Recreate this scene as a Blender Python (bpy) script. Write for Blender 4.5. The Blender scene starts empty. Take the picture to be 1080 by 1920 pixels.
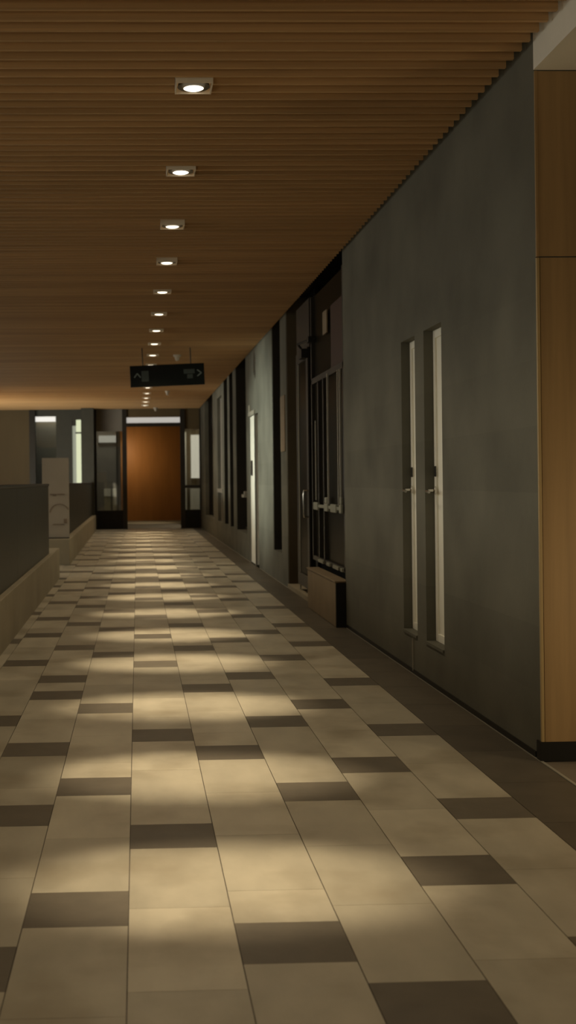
import bpy, bmesh, math, random
from mathutils import Vector, Matrix
random.seed(7)
SC = bpy.context.scene
COL = SC.collection
PI = math.pi

# ------------------------------------------------------------------ materials
def nodes_of(name):
    m = bpy.data.materials.new(name); m.use_nodes = True
    nt = m.node_tree; b = nt.nodes.get('Principled BSDF')
    return m, nt, b

def mat(name, col, rough=0.5, metal=0.0, spec=0.5, var=0.0, scale=(6, 6, 6), bump=0.0, island=0.0, dirt=None, rvar=0.0, detail=6):
    """procedural material: base colour varied by object-space noise, per-island value shift, optional blotches"""
    m, nt, b = nodes_of(name)
    N, L = nt.nodes, nt.links
    b.inputs['Roughness'].default_value = rough
    b.inputs['Metallic'].default_value = metal
    b.inputs['Specular IOR Level'].default_value = spec
    b.inputs['Base Color'].default_value = (*col, 1)
    if var or bump or island or dirt or rvar:
        tc = N.new('ShaderNodeTexCoord'); mp = N.new('ShaderNodeMapping')
        mp.inputs['Scale'].default_value = scale
        L.new(tc.outputs['Object'], mp.inputs['Vector'])
        ns = N.new('ShaderNodeTexNoise'); ns.inputs['Scale'].default_value = 1.0
        ns.inputs['Detail'].default_value = detail; ns.inputs['Roughness'].default_value = 0.6
        L.new(mp.outputs[0], ns.inputs['Vector'])
        val = N.new('ShaderNodeMapRange')
        val.inputs['From Min'].default_value = 0.3; val.inputs['From Max'].default_value = 0.7
        val.inputs['To Min'].default_value = 1 - var; val.inputs['To Max'].default_value = 1 + var
        L.new(ns.outputs['Fac'], val.inputs['Value'])
        out = val.outputs[0]
        if island:
            g = N.new('ShaderNodeNewGeometry'); r = N.new('ShaderNodeMapRange')
            r.inputs['To Min'].default_value = 1 - island; r.inputs['To Max'].default_value = 1 + island
            L.new(g.outputs['Random Per Island'], r.inputs['Value'])
            mu = N.new('ShaderNodeMath'); mu.operation = 'MULTIPLY'
            L.new(out, mu.inputs[0]); L.new(r.outputs[0], mu.inputs[1]); out = mu.outputs[0]
        vm = N.new('ShaderNodeVectorMath'); vm.operation = 'SCALE'
        vm.inputs[0].default_value = col
        L.new(out, vm.inputs['Scale'])
        cout = vm.outputs[0]
        if dirt:
            dc, dscale, amt = dirt
            n2 = N.new('ShaderNodeTexNoise'); n2.inputs['Scale'].default_value = dscale; n2.inputs['Detail'].default_value = 5
            L.new(tc.outputs['Object'], n2.inputs['Vector'])
            rp = N.new('ShaderNodeMapRange'); rp.inputs['From Min'].default_value = 0.5; rp.inputs['From Max'].default_value = 0.72
            rp.inputs['To Max'].default_value = amt
            L.new(n2.outputs['Fac'], rp.inputs['Value'])
            mx = N.new('ShaderNodeMix'); mx.data_type = 'RGBA'
            mx.inputs['B'].default_value = (*dc, 1)
            L.new(rp.outputs[0], mx.inputs['Factor']); L.new(cout, mx.inputs['A']); cout = mx.outputs['Result']
        L.new(cout, b.inputs['Base Color'])
        if rvar:
            rr = N.new('ShaderNodeMapRange')
            rr.inputs['To Min'].default_value = rough - rvar; rr.inputs['To Max'].default_value = rough + rvar
            L.new(ns.outputs['Fac'], rr.inputs['Value']); L.new(rr.outputs[0], b.inputs['Roughness'])
        if bump:
            bp = N.new('ShaderNodeBump'); bp.inputs['Strength'].default_value = bump; bp.inputs['Distance'].default_value = 0.01
            L.new(ns.outputs['Fac'], bp.inputs['Height']); L.new(bp.outputs[0], b.inputs['Normal'])
    return m

def emit(name, col, strength):
    m, nt, b = nodes_of(name)
    b.inputs['Base Color'].default_value = (0.2, 0.2, 0.2, 1)
    b.inputs['Emission Color'].default_value = (*col, 1)
    b.inputs['Emission Strength'].default_value = strength
    return m

def concrete(name, col):
    """poured concrete: faint horizontal board lines, cloudy tone, small pits"""
    m, nt, b = nodes_of(name)
    N, L = nt.nodes, nt.links
    tc = N.new('ShaderNodeTexCoord')
    n1 = N.new('ShaderNodeTexNoise'); n1.inputs['Scale'].default_value = 1.6; n1.inputs['Detail'].default_value = 8
    L.new(tc.outputs['Object'], n1.inputs['Vector'])
    r1 = N.new('ShaderNodeMapRange'); r1.inputs['From Min'].default_value = .3; r1.inputs['From Max'].default_value = .7
    r1.inputs['To Min'].default_value = .78; r1.inputs['To Max'].default_value = 1.22
    L.new(n1.outputs['Fac'], r1.inputs['Value'])
    sx = N.new('ShaderNodeSeparateXYZ'); L.new(tc.outputs['Object'], sx.inputs[0])
    ml = N.new('ShaderNodeMath'); ml.operation = 'MULTIPLY'; ml.inputs[1].default_value = 1 / 0.3
    L.new(sx.outputs['Z'], ml.inputs[0])
    fl = N.new('ShaderNodeMath'); fl.operation = 'FLOOR'; L.new(ml.outputs[0], fl.inputs[0])
    wn = N.new('ShaderNodeTexWhiteNoise'); wn.noise_dimensions = '1D'; L.new(fl.outputs[0], wn.inputs['W'])
    r2 = N.new('ShaderNodeMapRange'); r2.inputs['To Min'].default_value = .93; r2.inputs['To Max'].default_value = 1.07
    L.new(wn.outputs['Value'], r2.inputs['Value'])
    mu = N.new('ShaderNodeMath'); mu.operation = 'MULTIPLY'; L.new(r1.outputs[0], mu.inputs[0]); L.new(r2.outputs[0], mu.inputs[1])
    vm = N.new('ShaderNodeVectorMath'); vm.operation = 'SCALE'; vm.inputs[0].default_value = col
    L.new(mu.outputs[0], vm.inputs['Scale']); L.new(vm.outputs[0], b.inputs['Base Color'])
    b.inputs['Roughness'].default_value = .75
    b.inputs['Specular IOR Level'].default_value = .25
    n3 = N.new('ShaderNodeTexNoise'); n3.inputs['Scale'].default_value = 60; n3.inputs['Detail'].default_value = 3
    L.new(tc.outputs['Object'], n3.inputs['Vector'])
    bp = N.new('ShaderNodeBump'); bp.inputs['Strength'].default_value = .15; bp.inputs['Distance'].default_value = .004
    L.new(n3.outputs['Fac'], bp.inputs['Height']); L.new(bp.outputs[0], b.inputs['Normal'])
    return m

def clear_glass(name, refl=0.12, tint=(.75, .76, .72)):
    m = bpy.data.materials.new(name); m.use_nodes = True
    nt = m.node_tree; nt.nodes.clear()
    o = nt.nodes.new('ShaderNodeOutputMaterial'); t = nt.nodes.new('ShaderNodeBsdfTransparent')
    g = nt.nodes.new('ShaderNodeBsdfGlossy'); mx = nt.nodes.new('ShaderNodeMixShader')
    t.inputs['Color'].default_value = (*tint, 1); g.inputs['Roughness'].default_value = .03
    mx.inputs['Fac'].default_value = refl
    nt.links.new(t.outputs[0], mx.inputs[1]); nt.links.new(g.outputs[0], mx.inputs[2]); nt.links.new(mx.outputs[0], o.inputs['Surface'])
    return m

M = {}
M['tile'] = mat('pale stone tile', (.43, .383, .288), .42, spec=.5, var=.14, scale=(5, 2.2, 5), island=.13, bump=.06, dirt=((.25, .205, .135), 2.3, .7), rvar=.08)
M['tile_dark'] = mat('brown stone tile', (.128, .107, .078), .45, spec=.4, var=.12, scale=(9, 9, 9), island=.12, bump=.05)
M['border'] = mat('dark border stone', (.100, .084, .061), .5, spec=.35, var=.15, scale=(5, 5, 5), island=.12, bump=.06)
M['grout'] = mat('grout', (.075, .06, .042), .8, var=.2, scale=(30, 30, 30))
M['slat'] = mat('wooden ceiling slat', (.53, .335, .160), .55, spec=.25, var=.14, scale=(.6, 40, 40), island=.10)
M['void'] = mat('black plenum', (.012, .010, .008), .9, spec=.1)
M['concrete'] = concrete('grey concrete wall', (.132, .128, .101))
M['kerb'] = mat('buff rendered kerb', (.34, .29, .20), .7, spec=.25, var=.10, scale=(2, 2, 2), bump=.05)
M['sill'] = mat('brown sill stone', (.25, .19, .12), .6, spec=.3, var=.1, scale=(4, 4, 4))
M['metal_dark'] = mat('dark bronze metal', (.03, .026, .02), .42, .3, var=.08)
M['rail_panel'] = mat('dark balustrade panel', (.050, .045, .032), .45, spec=.2, var=.10, scale=(.8, .8, .3))
M['white'] = mat('off white paint', (.88, .86, .76), .5, spec=.3, var=.05, scale=(3, 3, 3))
M['plaster'] = mat('white plaster soffit', (.84, .81, .72), .8, spec=.15, var=.05, scale=(2, 2, 2))
M['trimgrey'] = mat('pale grey metal trim', (.40, .38, .31), .4, .3, var=.05)
M['wood'] = mat('oak veneer', (.36, .232, .106), .5, spec=.3, var=.12, scale=(22, 22, 1.0), bump=.02)
M['cabinet'] = mat('olive cabinet front', (.34, .30, .19), .6, var=.05)
M['jamb'] = mat('brown door jamb', (.10, .078, .048), .6, spec=.2, var=.06)
M['rail_grey'] = mat('olive grey rail', (.24, .24, .19), .5, spec=.3, var=.08)
M['wood_light'] = mat('pale oak edging', (.42, .30, .14), .45, spec=.3, var=.06, scale=(20, 20, 1))
M['wood_orange'] = mat('orange veneer', (.46, .19, .045), .45, spec=.3, var=.10, scale=(5, 5, .8))
M['wood_brown'] = mat('brown wall panel', (.135, .098, .05), .6, spec=.2, var=.08, scale=(3, 3, .6))
M['red_wood'] = mat('reddish wood panel', (.05, .022, .014), .5, spec=.3, var=.12, scale=(8, 8, 1))
M['black'] = mat('black skirting', (.014, .013, .011), .45, spec=.3, var=.1)
M['dark_glass'] = mat('dark window glass', (.015, .013, .009), .3, spec=.08, var=.05)
M['glass'] = clear_glass('clear glass')
M['alu'] = mat('brushed aluminium', (.55, .53, .46), .35, .6, var=.06, scale=(4, 4, 40))
M['steel'] = mat('polished steel', (.62, .60, .55), .22, 1.0, var=.04)
M['reflector'] = mat('lamp reflector', (.10, .085, .06), .3, .8, var=.04)
M['housing'] = mat('lamp trim', (.86, .77, .62), .5, 0, var=.05)
M['bulb'] = emit('lit lamp', (1, .86, .64), 3.0)
M['bar'] = emit('lit tube', (1, .95, .86), .44)
M['bar_bright'] = emit('bright lit tube', (1, .96, .88), .85)
M['day'] = emit('lit window', (.90, .95, .60), .72)
M['day_dim'] = emit('lit window blind', (.80, .84, .62), .30)
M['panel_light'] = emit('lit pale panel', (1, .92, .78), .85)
M['sign'] = mat('sign face', (.006, .0065, .005), .5, spec=.15, var=.05)
M['sign_mark'] = mat('sign lettering', (.14, .155, .135), .5, var=.05)
M['sign_faint'] = mat('sign faded print', (.035, .042, .035), .5, var=.1)
M['poster'] = mat('poster sheet', (.40, .345, .275), .6, spec=.2, var=.05, scale=(2, 2, 2))
M['ink'] = mat('brown ink', (.22, .165, .115), .7, var=.15, scale=(20, 20, 20))
M['grey'] = mat('grey lobby wall', (.22, .20, .17), .7, var=.08, scale=(1.5, 1.5, 1.5))
M['pillar'] = mat('dark green grey pillar', (.06, .059, .045), .6, var=.08)
M['detector'] = mat('detector plastic', (.55, .50, .42), .5, var=.04)
M['alcove'] = mat('alcove floor stone', (.16, .13, .095), .55, var=.12, scale=(4, 4, 4))

M['dark_glass'].node_tree.nodes['Principled BSDF'].inputs['IOR'].default_value = 1.18
# ------------------------------------------------------------------ mesh helpers
class MB:
    XF = None
    def __init__(s): s.bm = bmesh.new(); s.mi = 0
    def hexa(s, p, mi=None):
        v = [s.bm.verts.new(q) for q in p]
        for f in ((0, 3, 2, 1), (4, 5, 6, 7), (0, 1, 5, 4), (1, 2, 6, 5), (2, 3, 7, 6), (3, 0, 4, 7)):
            fc = s.bm.faces.new([v[i] for i in f]); fc.material_index = s.mi if mi is None else mi
        return v
    def box(s, x0, x1, y0, y1, z0, z1, mi=None):
        return s.hexa([(x0, y0, z0), (x1, y0, z0), (x1, y1, z0), (x0, y1, z0), (x0, y0, z1), (x1, y0, z1), (x1, y1, z1), (x0, y1, z1)], mi)
    def cyl(s, c, r, d, axis='Z', seg=24, r2=None):
        m = Matrix.Translation(c)
        if axis == 'X': m = m @ Matrix.Rotation(PI / 2, 4, 'Y')
        if axis == 'Y': m = m @ Matrix.Rotation(-PI / 2, 4, 'X')
        bmesh.ops.create_cone(s.bm, cap_ends=True, segments=seg, radius1=r, radius2=r if r2 is None else r2, depth=d, matrix=m)
        return s
    def tube(s, pts, r, seg=10):
        pts = [Vector(p) for p in pts]; rings = []
        for i, p in enumerate(pts):
            t = (pts[min(i + 1, len(pts) - 1)] - pts[max(i - 1, 0)]).normalized()
            a = t.orthogonal().normalized() if not rings else None
            if rings:
                a = (s._a - t * s._a.dot(t)).normalized()
            s._a = a; b = t.cross(a)
            rings.append([s.bm.verts.new(p + (a * math.cos(2 * PI * k / seg) + b * math.sin(2 * PI * k / seg)) * r) for k in range(seg)])
        for u, w in zip(rings, rings[1:]):
            for k in range(seg):
                s.bm.faces.new((u[k], u[(k + 1) % seg], w[(k + 1) % seg], w[k]))
        s.bm.faces.new(list(reversed(rings[0]))); s.bm.faces.new(rings[-1])
        return s
    def lathe(s, prof, seg=32, c=(0, 0, 0)):
        rings = [[s.bm.verts.new((c[0] + r * math.cos(2 * PI * k / seg), c[1] + r * math.sin(2 * PI * k / seg), c[2] + z)) for k in range(seg)] for r, z in prof]
        for u, w in zip(rings, rings[1:]):
            for k in range(seg): s.bm.faces.new((u[k], u[(k + 1) % seg], w[(k + 1) % seg], w[k]))
        s.bm.faces.new(list(reversed(rings[0]))); s.bm.faces.new(rings[-1])
        return s
    def build(s, name, mats, parent=None, bevel=0, smooth=False):
        if MB.XF:
            for v in s.bm.verts: v.co = MB.XF(v.co)
        bmesh.ops.recalc_face_normals(s.bm, faces=s.bm.faces)
        if smooth:
            for f in s.bm.faces: f.smooth = True
        me = bpy.data.meshes.new(name); s.bm.to_mesh(me); s.bm.free()
        for m in (mats if isinstance(mats, (list, tuple)) else [mats]): me.materials.append(m)
        o = bpy.data.objects.new(name, me); COL.objects.link(o)
        if parent is not None:
            o.parent = parent
            o.matrix_parent_inverse = parent_world(parent).inverted()
        if bevel:
            b = o.modifiers.new('bevel', 'BEVEL'); b.width = bevel; b.segments = 2; b.limit_method = 'ANGLE'
        if smooth:
            try:
                me.set_sharp_from_angle(angle=math.radians(40))
            except Exception: pass
        return o

def parent_world(o):
    m = o.matrix_basis.copy()
    p = o.parent
    while p is not None:
        m = p.matrix_basis @ (o.matrix_parent_inverse @ m); o = p; p = p.parent
    return m

def box(name, m, x0, x1, y0, y1, z0, z1, parent=None, bevel=0):
    b = MB(); b.box(min(x0, x1), max(x0, x1), min(y0, y1), max(y0, y1), min(z0, z1), max(z0, z1))
    return b.build(name, m, parent, bevel)
def tag(o, label, cat, group=None, kind=None):
    o['label'] = label; o['category'] = cat
    if group: o['group'] = group
    if kind: o['kind'] = kind
    return o
def struct(o, label=None, cat=None):
    o['kind'] = 'structure'
    if label: o['label'] = label
    if cat: o['category'] = cat
    return o
def thing(name, loc, label, cat, group=None, kind=None):
    o = bpy.data.objects.new(name, None); COL.objects.link(o); o.location = loc
    o.empty_display_size = .1
    return tag(o, label, cat, group, kind)

# ------------------------------------------------------------------ measures (metres; the corridor runs along +Y, camera over the origin)
CEIL = 3.21          # underside of the slats
XW = 1.81            # face of the right wall
XK = -0.99           # face of the low kerb wall on the left
YEND = 33.2          # glazed end wall

# ------------------------------------------------------------------ floor
PITCH, SL = 0.303, 0.0032
def gx(k, y): return -0.03 + PITCH * k + SL * (y - 3.0)
dark = {
 -3: [3.6, 5.0, 6.48, 8.59, 10.17, 11.41, 12.94, 14.41], -2: [3.1, 4.59, 5.76, 7.25, 7.86, 9.37, 10.94, 12.51, 13.49],
 -1: [3.54, 5.02, 6.80, 8.95, 10.51, 11.99, 13.9], 0: [4.28, 6.04, 8.45, 9.99, 11.47, 13.22],
 1: [3.24, 5.62, 7.42, 9.24, 10.74, 12.65, 14.21], 2: [2.80, 4.87, 6.34, 7.87, 9.68, 11.87, 13.44],
 3: [3.83, 5.32, 6.82, 8.66, 10.17, 11.4, 13.02, 14.63], 4: [3.08, 4.57, 6.07, 7.57, 9.38, 10.63, 12.14, 13.86],
 -4: [4.1, 6.0, 7.9, 9.8, 11.9, 13.8]}
fl = MB()
fl.box(-1.3, XW, -1.6, YEND + 8, -.12, -.004, 2)
fl.box(-2.9, -1.3, 16.5, 19.0, -.12, -.004, 2)
G = .0016
def tile(k, y0, y1, mi, xmin=None, xmax=None):
    a0, a1, b0, b1 = gx(k, y0) + G, gx(k + 1, y0) - G, gx(k, y1) + G, gx(k + 1, y1) - G
    if xmin is not None: a0, b0 = max(a0, xmin), max(b0, xmin)
    if a1 - a0 < .01: return
    g = .0007
    fl.hexa([(a0, y0 + g, -.006), (a1, y0 + g, -.006), (b1, y1 - g, -.006), (b0, y1 - g, -.006), (a0, y0 + g, 0), (a1, y0 + g, 0), (b1, y1 - g, 0), (b0, y1 - g, 0)], mi)
for k in range(-4, 5):
    ys = sorted(dark[k])
    y = ys[0] - 1.8; ys.insert(0, y)
    while y > -1.5:
        y -= random.choice((1.2, 1.5, 1.5, 1.8)); ys.insert(0, y)
    while ys[-1] < YEND - 1.5:
        ys.append(ys[-1] + random.choice((1.2, 1.5, 1.5, 1.8)))
    for i, y in enumerate(ys):
        tile(k, y, y + .3, 1, -1.06)
        y0, y1 = y + .3, (ys[i + 1] if i + 1 < len(ys) else YEND - .1)
        while y1 - y0 > .75:
            tile(k, y1 - .6, y1, 0, -1.06); y1 -= .6
        if y1 - y0 > .02: tile(k, y0, y1, 0, -1.06)
y = -1.5                                             # dark stone border along the right wall
while y < YEND - .1:
    a, c = gx(5, y), gx(5, y + .6)
    fl.hexa([(a + G, y + .001, -.006), (XW - .012, y + .001, -.006), (XW - .012, y + .599, -.006), (c + G, y + .599, -.006),
             (a + G, y + .001, 0), (XW - .012, y + .001, 0), (XW - .012, y + .599, 0), (c + G, y + .599, 0)], 3)
    y += .6
y = 16.5
while y < 18.9:
    for x in (-2.9, -2.3, -1.7): fl.box(x + .002, x + .598 if x < -1.8 else -1.062, y + .002, y + .598 if y < 18.2 else 18.99, -.006, 0, 0)
    y += .6
y = -1.5
fl.box(XW + .006, 4.6, -1.6, 5.46, -.12, -.001, 4)    # alcove floor
fl.box(XW - .010, XW + .004, -1.6, 5.47, -.02, .003, 5)  # thin metal joint
for yy0, yy1 in ((5.47, 10.5), (14.5, 17.8), (19.1, 33)):
    fl.box(XW - .010, XW - .002, yy0, yy1, -.02, .002, 5)
fl.box(-2.0, XW + .5, YEND - .05, YEND + 8, -.05, .0, 6)
fl = fl.build('floor', [M['tile'], M['tile_dark'], M['grout'], M['border'], M['alcove'], M['trimgrey'], M['kerb']])
struct(fl, 'pale stone tiled corridor floor with scattered brown tiles and dark border', 'floor')

# ------------------------------------------------------------------ ceiling of wooden slats, black plenum above
LY = [6.06, 7.72, 9.37, 10.93, 12.63, 14.30, 15.86, 17.39, 18.95, 20.55, 22.2, 23.85, 25.5, 27.14, 28.68, 30.05, 31.45]
LYF = [1.35, 2.98, 4.62]
LX = .317
sl = MB()
PS = .1195
y = 5.335 - PS * 60
while y < YEND - .06:
    near = [q for q in LY + LYF if abs(q - y) < .098]
    spans = [(-5.0, 1.785)] if not near else [(-5.0, LX - .094), (LX + .094, 1.785)]
    for a, c in spans: sl.box(a, c, y - .011, y + .011, CEIL, CEIL + .085)
    y += PS
sl = sl.build('ceiling', M['slat'])
struct(sl, 'ceiling of thin brown wooden slats running across the corridor', 'ceiling')
bk = MB(); bk.box(-5.0, 1.785, -2, YEND - .05, CEIL + .055, CEIL + .07)  # board added to bounce light onto the slat faces
struct(bk.build('ceiling_bounce', M['slat']), 'added brown bounce board between the ceiling slats', 'ceiling')
vp = MB(); vp.box(-5.05, 4.8, -2, YEND + 8, 3.42, 3.5)
struct(vp.build('ceiling_deck', M['void']), 'black deck above the slatted ceiling', 'ceiling')

# ------------------------------------------------------------------ right wall
w = MB()
def W(y0, y1, z0=0, z1=3.42, x0=XW, x1=XW + .25): w.box(x0, x1, y0, y1, z0 - (.1 if z0 == 0 else 0), z1)
S1, S2, S3, D4 = (7.19, 7.63), (7.875, 8.275), (15.10, 15.97), (17.87, 19.1)
W(5.48, S1[0]); W(*S1, 0, .26); W(*S1, 2.185, 3.42); W(S1[1], S2[0]); W(*S2, 0, .26); W(*S2, 2.185, 3.42); W(S2[1], 10.56)
W(14.5, S3[0]); W(*S3, 0, .37); W(S3[1], D4[0]); W(*D4, 2.25, 3.42); W(D4[1], 19.72)
W(19.72, 31.1, 0, .41); W(21.67, 22.33, .41); W(23.13, 23.6, .41); W(24.55, 25.15, .41); W(26.5, 28.0, .41); W(31.1, YEND + .2)
W(25.15, 26.5, 3.02, 3.42)
struct(w.build('wall_right', M['concrete']), 'grey concrete wall along the right of the corridor with deep slots', 'wall')
b = MB(); b.box(1.804, 1.8095, 5.54, 10.55, .004, .03)  # dark strip stands in for the shaded groove at the wall foot
struct(b.build('shadow_strip_right', M['black']), 'thin dark strip standing for the groove shadow at the foot of the concrete wall', 'baseboard')
# dark rooms behind the openings
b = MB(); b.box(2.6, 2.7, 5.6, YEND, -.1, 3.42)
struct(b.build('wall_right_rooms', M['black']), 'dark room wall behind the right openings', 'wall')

# narrow slot windows with white casements
def slot_window(n, Y, place):
    y0, y1 = Y
    t = thing('window_%d' % n, (1.88, (y0 + y1) / 2, .26), place, 'window', kind='structure')
    f = MB()
    f.box(1.880, 1.93, y0, y1, .26, 2.185)
    f.build('casement', M['white'], t, .003)
    g = MB()
    for a, c, d, e in ((y0, y0 + .05, .26, 2.185), (y1 - .05, y1, .26, 2.185), (y0 + .05, y1 - .05, .26, .31), (y0 + .05, y1 - .05, 2.135, 2.185)):
        g.box(1.868, 1.881, a + .002, c - .002, d, e)
    g.build('window_frame', M['white'], t, .003)
    hy = y1 - .035
    h = MB(); h.cyl((1.862, hy, 1.195), .026, .014, 'X')
    h = h.build('handle_rose', M['steel'], t, .002)
    h.location.z += 0
    k = MB(); k.tube([(1.858, hy, 1.195), (1.825, hy, 1.195), (1.812, hy - .006, 1.193), (1.806, hy - .02, 1.19), (1.805, hy - .085, 1.186)], .0095)
    k.build('handle', M['steel'], t, smooth=True)
    p = MB(); p.box(1.862, 1.869, hy - .018, hy + .018, 1.28, 1.345)
    p.build('lock_plate', M['metal_dark'], t, .002)
    if n == 1:
        q = MB(); q.box(1.858, 1.869, 7.305, 7.335, 1.685, 1.72); q.cyl((1.86, 7.32, 1.74), .007, .02, 'X', 12)
        q.build('latch', M['metal_dark'], t)
    s = MB(); s.box(1.80, 1.885, y0, y1, .245, .262)
    s.build('window_sill', M['concrete'], t)
    return t
slot_window(1, S1, 'narrow slot window with white casement and lever handle nearest the wood-clad wall end')
slot_window(2, S2, 'narrow slot window with white casement and no dark latch, further along the concrete wall')
tag(box('wall_joint', M['trimgrey'], 1.800, 1.812, 7.98, 7.99, .02, .235), 'thin pale vertical joint strip on concrete wall under the further slot window', 'joint strip')

# ------------------------------------------------------------------ glazed bay with low sill and door
t = thing('sill_block', (1.8, 11.4, 0), 'low brown sill block with dark end standing under the glazed bay', 'sill')
b = MB(); b.box(1.72, 1.835, 10.565, 12.25, 0, .385); b.build('block', M['sill'], t, .006)
b = MB(); b.box(1.722, 1.808, 10.535, 10.558, 0, .375); b.build('end_cap', M['black'], t)
b = MB(); b.box(1.712, 1.835, 10.535, 12.26, .386, .40); b.build('coping', M['sill'], t, .003)

MB.XF = lambda v: Vector((v.x - .13, v.y * .933, 1.27 + (v.z - 1.27) * .933))   # moved forward to the wall plane
t = thing('window_3', (1.82, 11.4, .41), 'dark glazed bay with pale vertical bars and a rail above the low sill block', 'window', kind='structure')
b = MB(); b.box(1.975, 1.985, 11.36, 13.42, .41, 3.25); b.build('pane', M['dark_glass'], t)
b = MB()
for y0, z0, z1 in ((11.38, .41, 3.25), (13.40, .41, 3.25), (12.60, .41, 2.32), (12.95, .41, 2.32)): b.box(1.945, 1.99, y0 - .025, y0 + .025, z0, z1)
b.box(1.945, 1.99, 11.36, 13.42, 2.30, 2.36); b.box(1.945, 1.99, 11.36, 13.42, .405, .45)
b.build('window_frame', M['metal_dark'], t)
for yy, r, z1 in ((12.24, .010, 2.32), (11.62, .010, 2.30), (11.50, .010, 2.30)):
    b = MB(); b.box(1.93, 1.945, yy - r, yy + r, 1.02, z1); b.build('bar', M['alu'], t)
for yy, q in ((12.75, .16), (12.25, .09), (11.80, .16), (11.47, .05)):
    b = MB(); b.box(1.925, 1.95, yy - q, yy + q, .406, .44); b.build('bar_foot', M['rail_grey'], t, .004)
b = MB(); b.box(1.925, 1.945, 11.40, 13.15, .975, 1.01)
for yy, q in ((13.0, .14), (12.3, .10), (11.85, .16), (11.45, .05)): b.box(1.915, 1.944, yy - q, yy + q, .95, 1.03)
b.box(1.92, 1.944, 12.27, 12.40, 1.03, 1.09); b.box(1.92, 1.944, 11.42, 11.49, 1.03, 1.10)
b.build('guard_rail', M['rail_grey'], t, .008)
b = MB(); b.box(1.955, 1.974, 11.35, 12.12, 2.36, 2.98); b.build('panel', M['red_wood'], t)
for yy in (12.95, 12.60, 13.2):
    b = MB(); b.box(1.95, 1.958, yy - .012, yy + .012, 1.05, 1.9); b.build('glazing_strip', M['trimgrey'], t)
tag(box('wall_plaque', M['sill'], 1.944, 1.954, 12.30, 12.56, 2.74, 2.97), 'small pale plaque high in the dark glazed bay beside the reddish panel', 'plaque')

MB.XF = lambda v: Vector((v.x - .09, v.y * .953, max(0, 1.27 + (v.z - 1.27) * .953)))
t = thing('door_1', (1.86, 13.3, 0), 'dark glazed door in the recess beyond the low sill block', 'door', kind='structure')
b = MB(); b.box(1.93, 1.98, 13.46, 14.42, .06, 2.72)
b.build('door_leaf', M['dark_glass'], t)
b = MB()
for a, c, d, e in ((13.46, 13.60, .06, 2.72), (14.33, 14.42, .06, 2.72), (13.6, 14.33, .06, .2), (13.6, 14.33, 2.6, 2.72)): b.box(1.915, 1.93, a, c, d, e)
b.build('door_stile', M['metal_dark'], t)
b = MB(); b.tube([(1.915, 13.50, 1.15), (1.87, 13.50, 1.15), (1.865, 13.50, 1.10), (1.865, 13.50, .90), (1.87, 13.5, .86), (1.915, 13.5, .86)], .013); b.build('door_handle', M['steel'], t, smooth=True)
b = MB(); b.box(1.85, 1.915, 13.45, 13.68, 2.60, 2.70); b.tube([(1.87, 13.6, 2.71), (1.80, 13.35, 2.735), (1.88, 13.05, 2.75)], .012); b.box(1.86, 1.93, 12.98, 13.12, 2.72, 2.78)
b.build('door_closer', M['black'], t)
b = MB(); b.box(1.93, 1.975, 13.425, 14.46, 2.72, 3.25); b.build('overpanel', M['metal_dark'], t)
MB.XF = None
b = MB(); b.box(1.80, 2.05, 12.35, 14.49, 0, .05); b.build('threshold', M['kerb'], t)
b = MB(); b.box(2.04, 2.08, 13.7, 14.5, .05, 3.4); b.build('dark_back', M['black'], t)
b = MB(); b.box(1.815, 2.04, 14.47, 14.498, .05, 3.4); b.build('door_jamb', M['jamb'], t)
b = MB(); b.box(1.83, 1.845, 13.62, 13.66, .06, 2.6); b.build('edge_strip', M['trimgrey'], t)

# slot 3, plaque strip, white service door
t = thing('window_4', (1.95, 15.5, .37), 'tall dark slot window reaching the ceiling just beyond the glazed door', 'window', kind='structure')
b = MB(); b.box(1.99, 2.0, 15.1, 15.97, .37, 3.4); b.build('pane', M['dark_glass'], t)
b = MB()
b.box(1.96, 1.99, 15.1, 15.14, .37, 3.4); b.box(1.815, 1.99, 15.94, 15.968, .37, 3.4)
b.build('window_frame', M['metal_dark'], t)
tag(box('wall_sign', M['sill'], 1.797, 1.809, 14.62, 15.02, 1.61, 2.28, bevel=.003), 'upright grey-brown notice board strip on the wall between the dark slot window and glazed door', 'notice board')

t = thing('door_2', (1.82, 18.5, 0), 'pale service door standing ajar in the bright stretch of concrete wall', 'door', kind='structure')
b = MB(); b.box(1.815, 1.86, 18.34, 19.09, .01, 2.245); b.build('door_leaf', M['white'], t, .004)
b = MB(); b.box(1.806, 1.814, 18.74, 18.98, 1.34, 1.57); b.build('push_plate', M['metal_dark'], t)
b = MB(); b.box(1.785, 1.812, 18.2, 19.12, 2.255, 2.31); b.box(1.79, 1.81, 18.9, 19.1, 2.31, 2.42); b.build('door_head', M['trimgrey'], t)
b = MB(); b.box(1.803, 1.815, 18.33, 18.37, .0, 2.25); b.build('door_edge', M['alu'], t)
b = MB(); b.box(2.03, 2.05, 17.8, 19.2, 0, 2.4); b.build('dark_back', M['black'], t)

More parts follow.
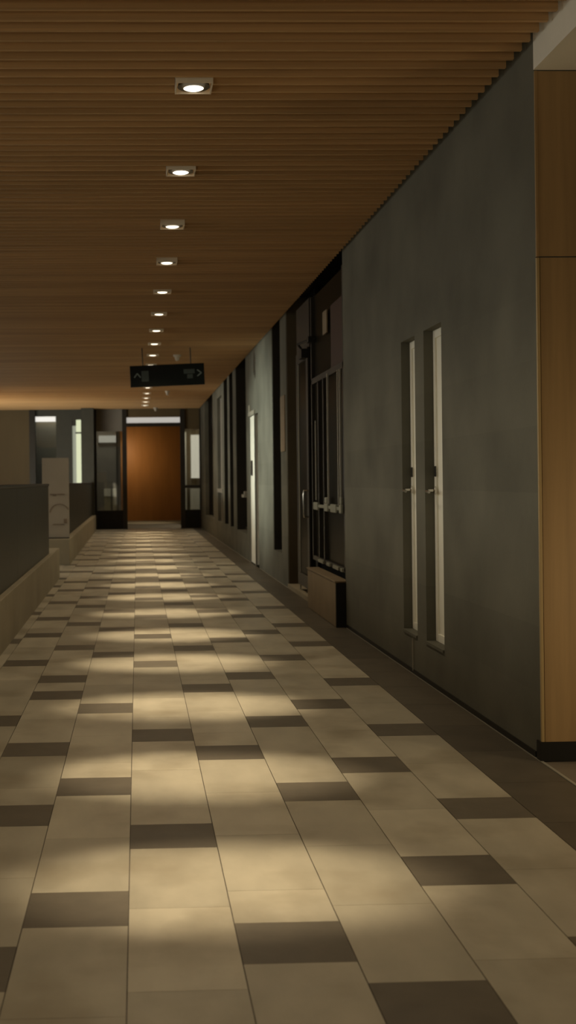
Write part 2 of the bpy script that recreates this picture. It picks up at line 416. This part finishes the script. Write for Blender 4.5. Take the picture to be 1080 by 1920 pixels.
# far openings in the right wall
for n, (a, c, lb) in enumerate(((19.72, 21.67, 'widest dark window opening beyond the pale service door'), (22.33, 23.13, 'narrow dark window opening between two concrete piers, second past the service door'),
                                (23.6, 24.55, 'narrow dark window opening between two concrete piers, third past the service door')), 5):
    t = thing('window_%d' % n, (1.98, (a + c) / 2, .41), lb, 'window', kind='structure')
    b = MB(); b.box(1.985, 1.995, a, c, .41, 3.4); b.build('pane', M['dark_glass'], t)
    b = MB()
    b.box(1.95, 1.985, a, a + .05, .41, 3.4); b.box(1.815, 1.985, c - .03, c - .002, .41, 3.4)
    b.box(1.95, 1.985, a, c, .41, .46); b.build('window_frame', M['metal_dark'], t)
    if n == 5:
        b = MB(); b.box(1.78, 1.84, 20.0, 20.35, .99, 1.04); b.box(1.80, 1.95, 20.1, 20.18, 1.0, 1.09); b.build('window_bracket', M['alu'], t, .005)
        b = MB(); b.cyl((1.93, 20.6, 2.72), .02, .03, 'X', 12); b.build('indicator', M['alu'], t)
t = thing('window_8', (1.9, 25.8, .41), 'grey framed window with a pale mid rail, past the narrow dark openings', 'window', kind='structure')
b = MB(); b.box(1.88, 1.90, 25.15, 26.5, .41, 3.02); b.build('pane', M['grey'], t)
b = MB(); b.box(1.86, 1.88, 25.25, 26.0, .45, 1.0); b.box(1.865, 1.88, 25.25, 25.9, 1.15, 1.95); b.build('dark_panel', M['dark_glass'], t)
b = MB(); b.box(1.80, 1.88, 25.15, 26.5, 1.02, 1.10); b.build('window_rail', M['alu'], t)
t = thing('window_9', (1.95, 29.5, .41), 'brown-dark window opening last along the right wall by the end doors', 'window', kind='structure')
b = MB(); b.box(1.95, 1.96, 28.0, 31.1, .41, 3.4); b.build('pane', M['dark_glass'], t)
b = MB()
for q in (28.0, 29.5, 31.04): b.box(1.90, 1.95, q, q + .06, .41, 3.4)
b.build('window_frame', M['metal_dark'], t)

# ------------------------------------------------------------------ wood clad wall end and white bulkhead of the alcove
t = thing('wall_alcove', (2.4, 5.5, 0), 'wood-clad end wall of the alcove on the near right with black skirting', 'wall', kind='structure')
box('panel', M['wood'], 1.822, 4.6, 5.474, 5.52, 2.256, 3.085, t)
box('panel', M['wood'], 1.826, 4.6, 5.470, 5.52, .087, 2.250, t)
b = MB(); b.box(1.8085, 1.822, 5.464, 5.481, .087, 2.250); b.build('edge_strip', M['wood_light'], t, .002)
b = MB(); b.box(1.8095, 1.822, 5.468, 5.481, 2.254, 3.085); b.build('edge_strip', M['wood'], t, .002)
box('baseboard', M['black'], 1.803, 4.6, 5.462, 5.52, 0, .087, t)
box('backing', M['black'], 1.83, 4.6, 5.52, 5.6, 0, 3.42, t)
b = MB(); b.box(1.805, 4.6, -1.6, 5.47, 3.088, 3.41)
struct(b.build('ceiling_bulkhead', M['plaster']), 'white plaster bulkhead above the alcove on the near right', 'ceiling')
b = MB(); b.box(4.6, 4.7, -1.6, 5.6, -.1, 3.42)
struct(b.build('wall_alcove_side', M['concrete']), 'side wall of the alcove', 'wall')

# ------------------------------------------------------------------ left side: kerbs, balustrades, board
b = MB(); b.box(-1.26, XK, -1.6, 16.45, -.12, .40)
struct(b.build('wall_left_near', M['kerb'], bevel=.006), 'low buff kerb wall under the nearer dark balustrade', 'low wall')
b = MB(); b.box(-1.36, XK, 19.05, YEND - .6, -.12, .395)
struct(b.build('wall_left_far', M['kerb'], bevel=.006), 'low buff kerb wall under the further dark balustrade', 'low wall')
def balustrade(y0, y1, x, n, label, top=1.255):
    t = thing('balustrade', (x, y0, .4), label, 'balustrade', 'dark balustrades on the low kerbs')
    L = (y1 - y0) / n
    for i in range(n):
        b = MB(); b.box(x - .018, x + .018, y0 + i * L + .002, y0 + (i + 1) * L - .002, .40, top - .03); b.build('panel', M['rail_panel'], t)
    b = MB(); b.box(x - .034, x + .030, y0, y1, top - .03, top); b.build('handrail', M['metal_dark'], t, .008)
    for i in range(n + 1):
        b = MB(); yy = min(max(y0 + i * L, y0 + .03), y1 - .03); b.box(x - .05, x - .019, yy - .025, yy + .025, .40, top - .03); b.build('post', M['metal_dark'], t)
balustrade(-1.2, 15.2, -1.06, 8, 'long dark balustrade on the nearer kerb wall, at the left edge')
balustrade(20.2, 32.5, -1.10, 6, 'shorter dark balustrade beyond the pale poster board')

t = thing('poster_board', (-1.2, 19.35, .395), 'pale upright poster board with brown brush drawing standing on the kerb end', 'poster board')
b = MB(); b.box(-1.42, -1.005, 19.32, 19.36, .41, 1.65); b.build('board', M['poster'], t, .003)
def stroke(*boxes):
    for q in boxes:
        b = MB(); b.box(q[0], q[1], 19.312, 19.322, q[2], q[3]); b.build('brush_stroke', M['ink'], t)
stroke((-1.30, -1.07, 1.072, 1.092), (-1.26, -1.20, 1.055, 1.071), (-1.09, -1.04, .63, .70), (-1.26, -1.08, .605, .622))
b = MB()
for k in range(10):
    a0 = math.radians(20 + k * 16); a1 = a0 + math.radians(16)
    r0, r1 = .135, .152
    P = lambda r, a, yy: (-1.155 + r * math.cos(a), yy, .80 + .9 * r * math.sin(a))
    b.hexa([P(r0, a0, 19.312), P(r1, a0, 19.312), P(r1, a1, 19.312), P(r0, a1, 19.312), P(r0, a0, 19.322), P(r1, a0, 19.322), P(r1, a1, 19.322), P(r0, a1, 19.322)])
bmesh.ops.remove_doubles(b.bm, verts=b.bm.verts, dist=.0005)
b.build('brush_ring', M['ink'], t)
b = MB(); b.box(-1.42, -1.005, 19.28, 19.40, .395, .412); b.build('foot', M['metal_dark'], t)

# ------------------------------------------------------------------ end wall (glazed entrance) and left background
Y = YEND
t = thing('door_3', (.55, Y, 0), 'glazed entrance across the corridor end with dark posts and open middle doorway', 'door', kind='structure')
def post(name, m, x0, x1, z0, z1, y0=Y - .10, y1=Y + .08, **k): return box(name, m, x0, x1, y0, y1, z0, z1, t, **k)
post('frame_post', M['metal_dark'], -.285, -.165, 0, 3.20)
post('frame_post', M['metal_dark'], 1.265, 1.39, 0, 3.20)
post('frame_post', M['metal_dark'], -1.02, -.975, 0, 3.20)
post('frame_post', M['metal_dark'], 1.78, 1.81, 0, 3.20)
post('frame_head', M['metal_dark'], -.165, 1.265, 2.74, 2.83)
post('fascia', M['wood_brown'], -.165, 1.265, 2.995, 3.21, Y - .03, Y + .03)
post('fascia', M['grey'], -.975, -.285, 2.62, 3.21, Y - .03, Y + .03)
post('fascia', M['wood_brown'], 1.39, 1.78, 2.66, 3.21, Y - .03, Y + .03)
post('kick_plate', M['black'], -.975, -.285, 0, .50, Y - .06, Y + .02)
post('kick_plate', M['black'], 1.39, 1.78, 0, .50, Y - .06, Y + .02)
post('cross_rail', M['metal_dark'], 1.39, 1.78, 1.08, 1.16)
post('side_pane', M['glass'], -.975, -.285, .50, 2.62, Y - .006, Y + .006)
post('side_pane', M['glass'], 1.39, 1.78, .50, 2.66, Y - .006, Y + .006)
post('transom_light', M['bar'], -.165, 1.265, 2.84, 2.985, Y - .02, Y + .03)
# lobby behind
b = MB(); b.box(-.9, 1.9, 40.0, 40.1, 0, 3.4)
struct(b.build('wall_lobby', M['wood_orange']), 'orange veneer wall seen through the open end doorway', 'wall')
b = MB(); b.box(-3.2, -.45, 36.4, 36.5, 0, 3.4); b.box(-.46, -.40, 33.5, 40, 0, 3.4)
struct(b.build('wall_lobby_left', M['grey']), 'grey lobby wall behind the left side pane', 'wall')
b = MB(); b.box(1.45, 2.6, 36.4, 36.5, 0, 3.4); b.box(1.56, 1.60, 36.5, 40, 0, 3.4)
struct(b.build('wall_lobby_right', M['wood_brown']), 'brown lobby wall behind the right side pane', 'wall')
tag(box('pane_reflection', M['bar'], -1.0, -.47, 36.2, 36.28, 2.42, 2.62), 'white glowing strip standing for a reflection in the left side pane of the entrance', 'reflection strip')  # glowing strip made in place of a reflection in the glass
for x0, x1, lb in ((-.86, -.66, 'pale topped low cabinet behind the left side pane, further from doorway'), (-.62, -.48, 'pale topped low cabinet behind the left side pane, close to doorway')):
    t = thing('lobby_cabinet', ((x0 + x1) / 2, 36.27, 0), lb, 'cabinet')
    box('body', M['cabinet'], x0 + .005, x1 - .005, 36.17, 36.38, 0, .84, t, bevel=.005)
    box('top', M['white'], x0, x1, 36.15, 36.38, .841, 1.07, t, bevel=.008)
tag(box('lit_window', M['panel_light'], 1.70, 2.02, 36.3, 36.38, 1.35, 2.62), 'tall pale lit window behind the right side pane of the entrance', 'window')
tag(box('lobby_column', M['white'], 1.47, 1.56, 36.2, 36.38, 0, 2.7), 'slim grey column behind the right side pane next to doorway', 'column')
tag(box('lobby_counter', M['white'], 1.66, 1.98, 36.1, 36.38, 0, 1.05), 'pale counter behind the right side pane below the dark cross rail', 'counter')

# left background beyond the void
b = MB(); b.box(-9.2, -2.76, Y, Y + .2, -4, 3.42); b.box(-9.2, 2, Y + .2, Y + .4, 3.5, 8.5)
struct(b.build('wall_far', M['wood_brown']), 'brown panelled far wall behind the near balustrade', 'wall')
b = MB(); b.box(-1.62, -1.38, Y - .02, Y + .2, 2.94, 3.42); b.box(-2.76, -1.02, Y + .0, Y + .2, -4, 1.0); b.box(-2.05, -1.62, Y - .02, Y + .2, 1.0, 3.42); b.box(-2.6, -2.05, Y, Y + .2, 3.05, 3.42); b.box(-1.38, -1.0, Y - .02, Y + .2, 1.0, 3.42)
struct(b.build('wall_far_bay', M['pillar']), 'dark grey far wall section with window bay left of the entrance', 'wall')
tag(box('pillar_post', M['metal_dark'], -2.76, -2.6, Y - .12, Y + .1, -4, 3.41), 'dark upright post at the edge of the brown far wall', 'post')
t = thing('window_10', (-2.33, Y + .1, 1), 'tall grey window bay with white light strip at its top, next to the brown wall', 'window', kind='structure')
box('pane', M['glass'], -2.6, -2.05, Y + .04, Y + .05, 1.0, 2.88, t)
box('light_strip', M['bar_bright'], -2.6, -2.07, Y + .02, Y + .08, 2.90, 3.03, t)
b = MB(); b.box(-2.75, -1.65, Y + .9, Y + 1.0, .0, 3.4)
struct(b.build('wall_far_inner', M['grey']), 'grey wall behind the tall window bay', 'wall')
t = thing('window_11', (-1.5, Y + .1, 1), 'narrow bright window glowing pale green beside the dark pillar', 'window', kind='structure')
box('pane', M['day'], -1.52, -1.38, Y + .06, Y + .08, 1.0, 2.94, t)
box('reveal', M['day_dim'], -1.62, -1.52, Y + .05, Y + .07, 1.0, 2.78, t)  # dimmer glow painted on for the lit side reveal
box('window_bar', M['pillar'], -1.54, -1.38, Y + .02, Y + .05, 2.57, 2.61, t)
box('window_frame', M['pillar'], -1.63, -1.52, Y + .0, Y + .05, 2.78, 2.94, t)
t = None
tag(box('dark_pillar', M['pillar'], -1.36, -1.03, 32.55, 32.9, -.1, 3.21), 'dark green-grey pillar between the bright narrow window and the entrance', 'pillar')
# atrium: floor below and its side wall
b = MB(); b.box(-9.2, -1.3, -2, Y + .2, -4.2, -4)
struct(b.build('floor_atrium', M['grey']), 'atrium floor one storey below', 'floor')
b = MB(); b.box(-9.3, -9.2, -2, Y + .2, -4.2, 8.5)
struct(b.build('wall_left_atrium', M['grey']), 'far side wall of the atrium', 'wall')

b = MB(); b.box(-9.3, -4.9, -2, Y + .4, 8.4, 8.6)
struct(b.build('ceiling_atrium', M['grey']), 'high atrium ceiling', 'ceiling')

# ------------------------------------------------------------------ downlights
ORD = ['nearest', 'second', 'third', 'fourth', 'fifth', 'sixth', 'seventh', 'eighth', 'ninth', 'tenth', 'eleventh', 'twelfth', 'thirteenth', 'fourteenth', 'fifteenth', 'sixteenth', 'last']
def downlight():
    t = thing('downlight', (0, 0, 0), '', 'ceiling light', 'square downlights along the corridor ceiling')
    b = MB(); H = .09; T = .007; z0, z1 = -.017, .085
    b.box(-H, H, -H, -H + T, z0, z1); b.box(-H, H, H - T, H, z0, z1); b.box(-H, -H + T, -H + T, H - T, z0, z1); b.box(H - T, H, -H + T, H - T, z0, z1)
    b.box(-H + T, H - T, -H + T, H - T, z1 - .01, z1)
    b.build('housing', M['housing'], t)
    b = MB()
    b.lathe([(.080, -.010), (.070, .03), (.066, .03), (.076, -.010)], 28); b.build('reflector', M['reflector'], t, smooth=True)
    b = MB(); b.lathe([(.012, .024), (.050, .022), (.056, .006), (.054, -.008), (.040, -.0145), (.004, -.0165)], 28, (0, .021, 0)); b.build('bulb', M['bulb'], t, smooth=True)
    return t
def copy_tree(o, parent=None):
    c = o.copy(); COL.objects.link(c)
    if parent is not None: c.parent = parent
    for ch in list(o.children): copy_tree(ch, c)
    return c
d0 = downlight(); kids = list(d0.children)
allY = LY + LYF
for i, yy in enumerate(allY):
    d = d0 if i == 0 else copy_tree(d0)
    d.location = (LX, yy, CEIL)
    if i < len(LY):
        lb = ('nearest square downlight in view, largest of the ceiling row' if i == 0 else
              'last tiny downlight of the ceiling row before the end doorway' if i == len(LY) - 1 else
              ORD[i] + ' square recessed downlight counted from the nearest in the ceiling row')
    else: lb = 'square recessed downlight in the slatted ceiling overhead, ' + ['just behind the viewer', 'just in front of the viewer', 'last one before the visible row'][i - len(LY)]
    d['label'] = lb

def spot(name, loc, to, power, size, blend, col, rad=.03):
    l = bpy.data.lights.new(name, 'SPOT'); l.energy = power; l.spot_size = math.radians(size); l.spot_blend = blend
    l.color = col; l.shadow_soft_size = rad
    o = bpy.data.objects.new(name, l); COL.objects.link(o); o.location = loc
    o.rotation_euler = (Vector(to) - Vector(loc)).to_track_quat('-Z', 'Y').to_euler()
    return o
WARM = (1, .825, .56)
for yy in allY:
    spot('downlight_beam', (LX, yy - .02, CEIL - .04), (.29, yy - .72, 0), 500, 19, 1.0, WARM).scale = (1.55, 1, 1)
    spot('downlight_spill', (LX, yy - .02, CEIL - .04), (.30, yy - .3, 0), 42, 125, 1.0, WARM, .05)

# ------------------------------------------------------------------ hanging sign, ceiling detectors
t = thing('hanging_sign', (.51, 18.0, 2.81), 'dark hanging direction sign with pale arrows below the slatted ceiling', 'sign')
t.rotation_euler = (0, math.radians(-2.0), 0)
bpy.context.view_layer.update()
def sg(name, m, fn, bevel=0):
    b = MB(); fn(b); o = b.build(name, m, None, bevel); o.parent = t; return o
sg('sign_panel', M['sign'], lambda b: b.box(-.54, .54, -.03, .03, -.155, .155), .004)
sg('rod', M['metal_dark'], lambda b: b.cyl((-.35, 0, .285), .008, .26, 'Z', 10))
sg('rod', M['metal_dark'], lambda b: b.cyl((.35, 0, .285), .008, .26, 'Z', 10))
def chev(b, cx, cz, s, ang, th=.016):
    for q in (-1, 1):
        p0 = Vector((0, s)); p1 = Vector((q * s * 1.1, -s * .45))
        n = (p1 - p0).normalized(); m = Vector((-n.y, n.x)) * th / 2
        ca, sa = math.cos(ang), math.sin(ang)
        R = lambda v: (cx + v.x * ca - v.y * sa, cz + v.x * sa + v.y * ca)
        c = [R(p0 + m), R(p0 - m), R(p1 - m), R(p1 + m)]
        b.hexa([(x, -.034, z) for x, z in c] + [(x, -.029, z) for x, z in c])
sg('arrow', M['sign_mark'], lambda b: chev(b, -.435, .0, .042, 0))
sg('arrow', M['sign_mark'], lambda b: chev(b, .455, .015, .042, -PI / 2))
def person(b, cx, cz):
    b.cyl((cx, -.031, cz + .075), .02, .005, 'Y', 16); b.box(cx - .03, cx + .03, -.034, -.029, cz - .03, cz + .045); b.box(cx - .02, cx - .004, -.034, -.029, cz - .09, cz - .03); b.box(cx + .004, cx + .02, -.034, -.029, cz - .09, cz - .03)
sg('pictogram', M['sign_faint'], lambda b: (b.box(-.375, -.27, -.032, -.029, -.08, .075)))
sg('pictogram', M['sign_faint'], lambda b: (b.box(.24, .40, -.032, -.029, .01, .075), b.box(.29, .37, -.032, -.029, -.06, .0)))
def detector(x, y, lb, r=.06):
    t = thing('ceiling_detector', (x, y, CEIL), lb, 'detector', 'round ceiling detectors')
    b = MB(); b.lathe([(r, .0), (r * 1.0, -.02), (r * .85, -.03)], 24, (x, y, CEIL)); b.build('base', M['detector'], t, smooth=True)
    b = MB(); b.lathe([(r * .62, -.03), (r * .6, -.055), (r * .42, -.085), (r * .15, -.095)], 24, (x, y, CEIL)); b.build('dome', M['detector'], t, smooth=True)
detector(.693, 19.0, 'round ceiling detector just above the right half of the hanging sign')
detector(.754, 26.6, 'tiny round ceiling detector just under the hanging sign', .05)
detector(.605, 32.6, 'tiny round ceiling detector closest to the end doorway', .06)

# ------------------------------------------------------------------ other light
def area(name, loc, to, sx, sy, power, col):
    l = bpy.data.lights.new(name, 'AREA'); l.shape = 'RECTANGLE'; l.size = sx; l.size_y = sy; l.energy = power; l.color = col
    o = bpy.data.objects.new(name, l); COL.objects.link(o); o.location = loc
    o.rotation_euler = (Vector(to) - Vector(loc)).to_track_quat('-Z', 'Y').to_euler()
    return o
area('atrium_light', (-8.6, 12, 2.9), (1.8, 12, 2.3), 24, 2.6, 370, (1, .95, .79))           # unseen side light from the left, its height shaped to dim the wall top
spot('atrium_fill', (-6.5, 23.5, 1.9), (1.8, 25.0, 1.75), 1000, 30, 1.0, (1, .98, .84), .25).scale = (1.5, 1, 1)  # unseen spot added to brighten the far piers
spot('atrium_fill', (-6.5, 16.4, 1.7), (1.8, 17.3, 1.75), 3000, 24, 1.0, (.93, 1, .86), .25).scale = (1.5, 1, 1)  # unseen spot added for the bright stretch of concrete
area('atrium_uplight', (-4.3, 28.3, .6), (-2.4, 28.6, 3.2), 2.0, 5.0, 210, (1, .94, .78))
area('alcove_fill', (2.9, 4.5, .75), (2.0, 5.5, .75), .4, .4, 6.5, (1, .78, .46))  # unseen light added so the wood panel is brighter low down
area('rear_fill', (-2.5, -3.5, .4), (-1.0, 6, 3.2), 3, 1.6, 55, (1, .86, .60))  # unseen uplight added behind the camera to lift the slat fronts
spot('lobby_floor_fill', (.5, 37.6, 3.3), (.5, 37.8, 0), 110, 44, 1.0, (1, .84, .56))  # unseen spot added to brighten the lobby floor
area('lobby_lamp', (-.30, 38.9, 2.2), (.05, 40, 1.8), .3, .8, 8.5, (1, .80, .50))
area('lobby_lamp', (-.9, 35.0, 3.2), (-.9, 35.6, 0), .4, .8, 18, (1, .9, .75))
area('lobby_lamp', (1.9, 35.0, 3.2), (1.9, 35.6, 0), .4, .8, 22, (1, .9, .75))

area('bay_fill', (-2.3, 33.7, 3.2), (-2.3, 34.1, 1.2), .6, .2, 5, (.95, .95, .85))  # unseen light added to lift the grey behind the bay glass
wd = bpy.data.worlds.new('world'); SC.world = wd; wd.use_nodes = True
wd.node_tree.nodes['Background'].inputs[0].default_value = (.85, .80, .62, 1)
wd.node_tree.nodes['Background'].inputs[1].default_value = .05

# ------------------------------------------------------------------ camera
cd = bpy.data.cameras.new('camera'); cam = bpy.data.objects.new('camera', cd); COL.objects.link(cam); SC.camera = cam
psi, rho = math.radians(1.85), .011
F = Vector((math.sin(psi), math.cos(psi), 0)); R0 = Vector((math.cos(psi), -math.sin(psi), 0)); U0 = Vector((0, 0, 1))
R = R0 * math.cos(rho) - U0 * math.sin(rho); U = R0 * math.sin(rho) + U0 * math.cos(rho)
mt = Matrix((R, U, -F)).transposed().to_4x4(); mt.translation = (0, 0, 1.27)
cam.matrix_world = mt
cd.sensor_fit = 'VERTICAL'; cd.sensor_height = 36; cd.sensor_width = 36
cd.lens = 2320 / 1920 * 36
cd.shift_x = (540 - 325) / 1920; cd.shift_y = -(960 - 902) / 1920
cd.clip_start = .05; cd.clip_end = 200
cd.dof.use_dof = True; cd.dof.focus_distance = 6.0; cd.dof.aperture_fstop = 4.0

SC.view_settings.view_transform = 'Standard'; SC.view_settings.look = 'None'
SC.view_settings.exposure = 0; SC.view_settings.gamma = 1
SC.view_settings.use_curve_mapping = False
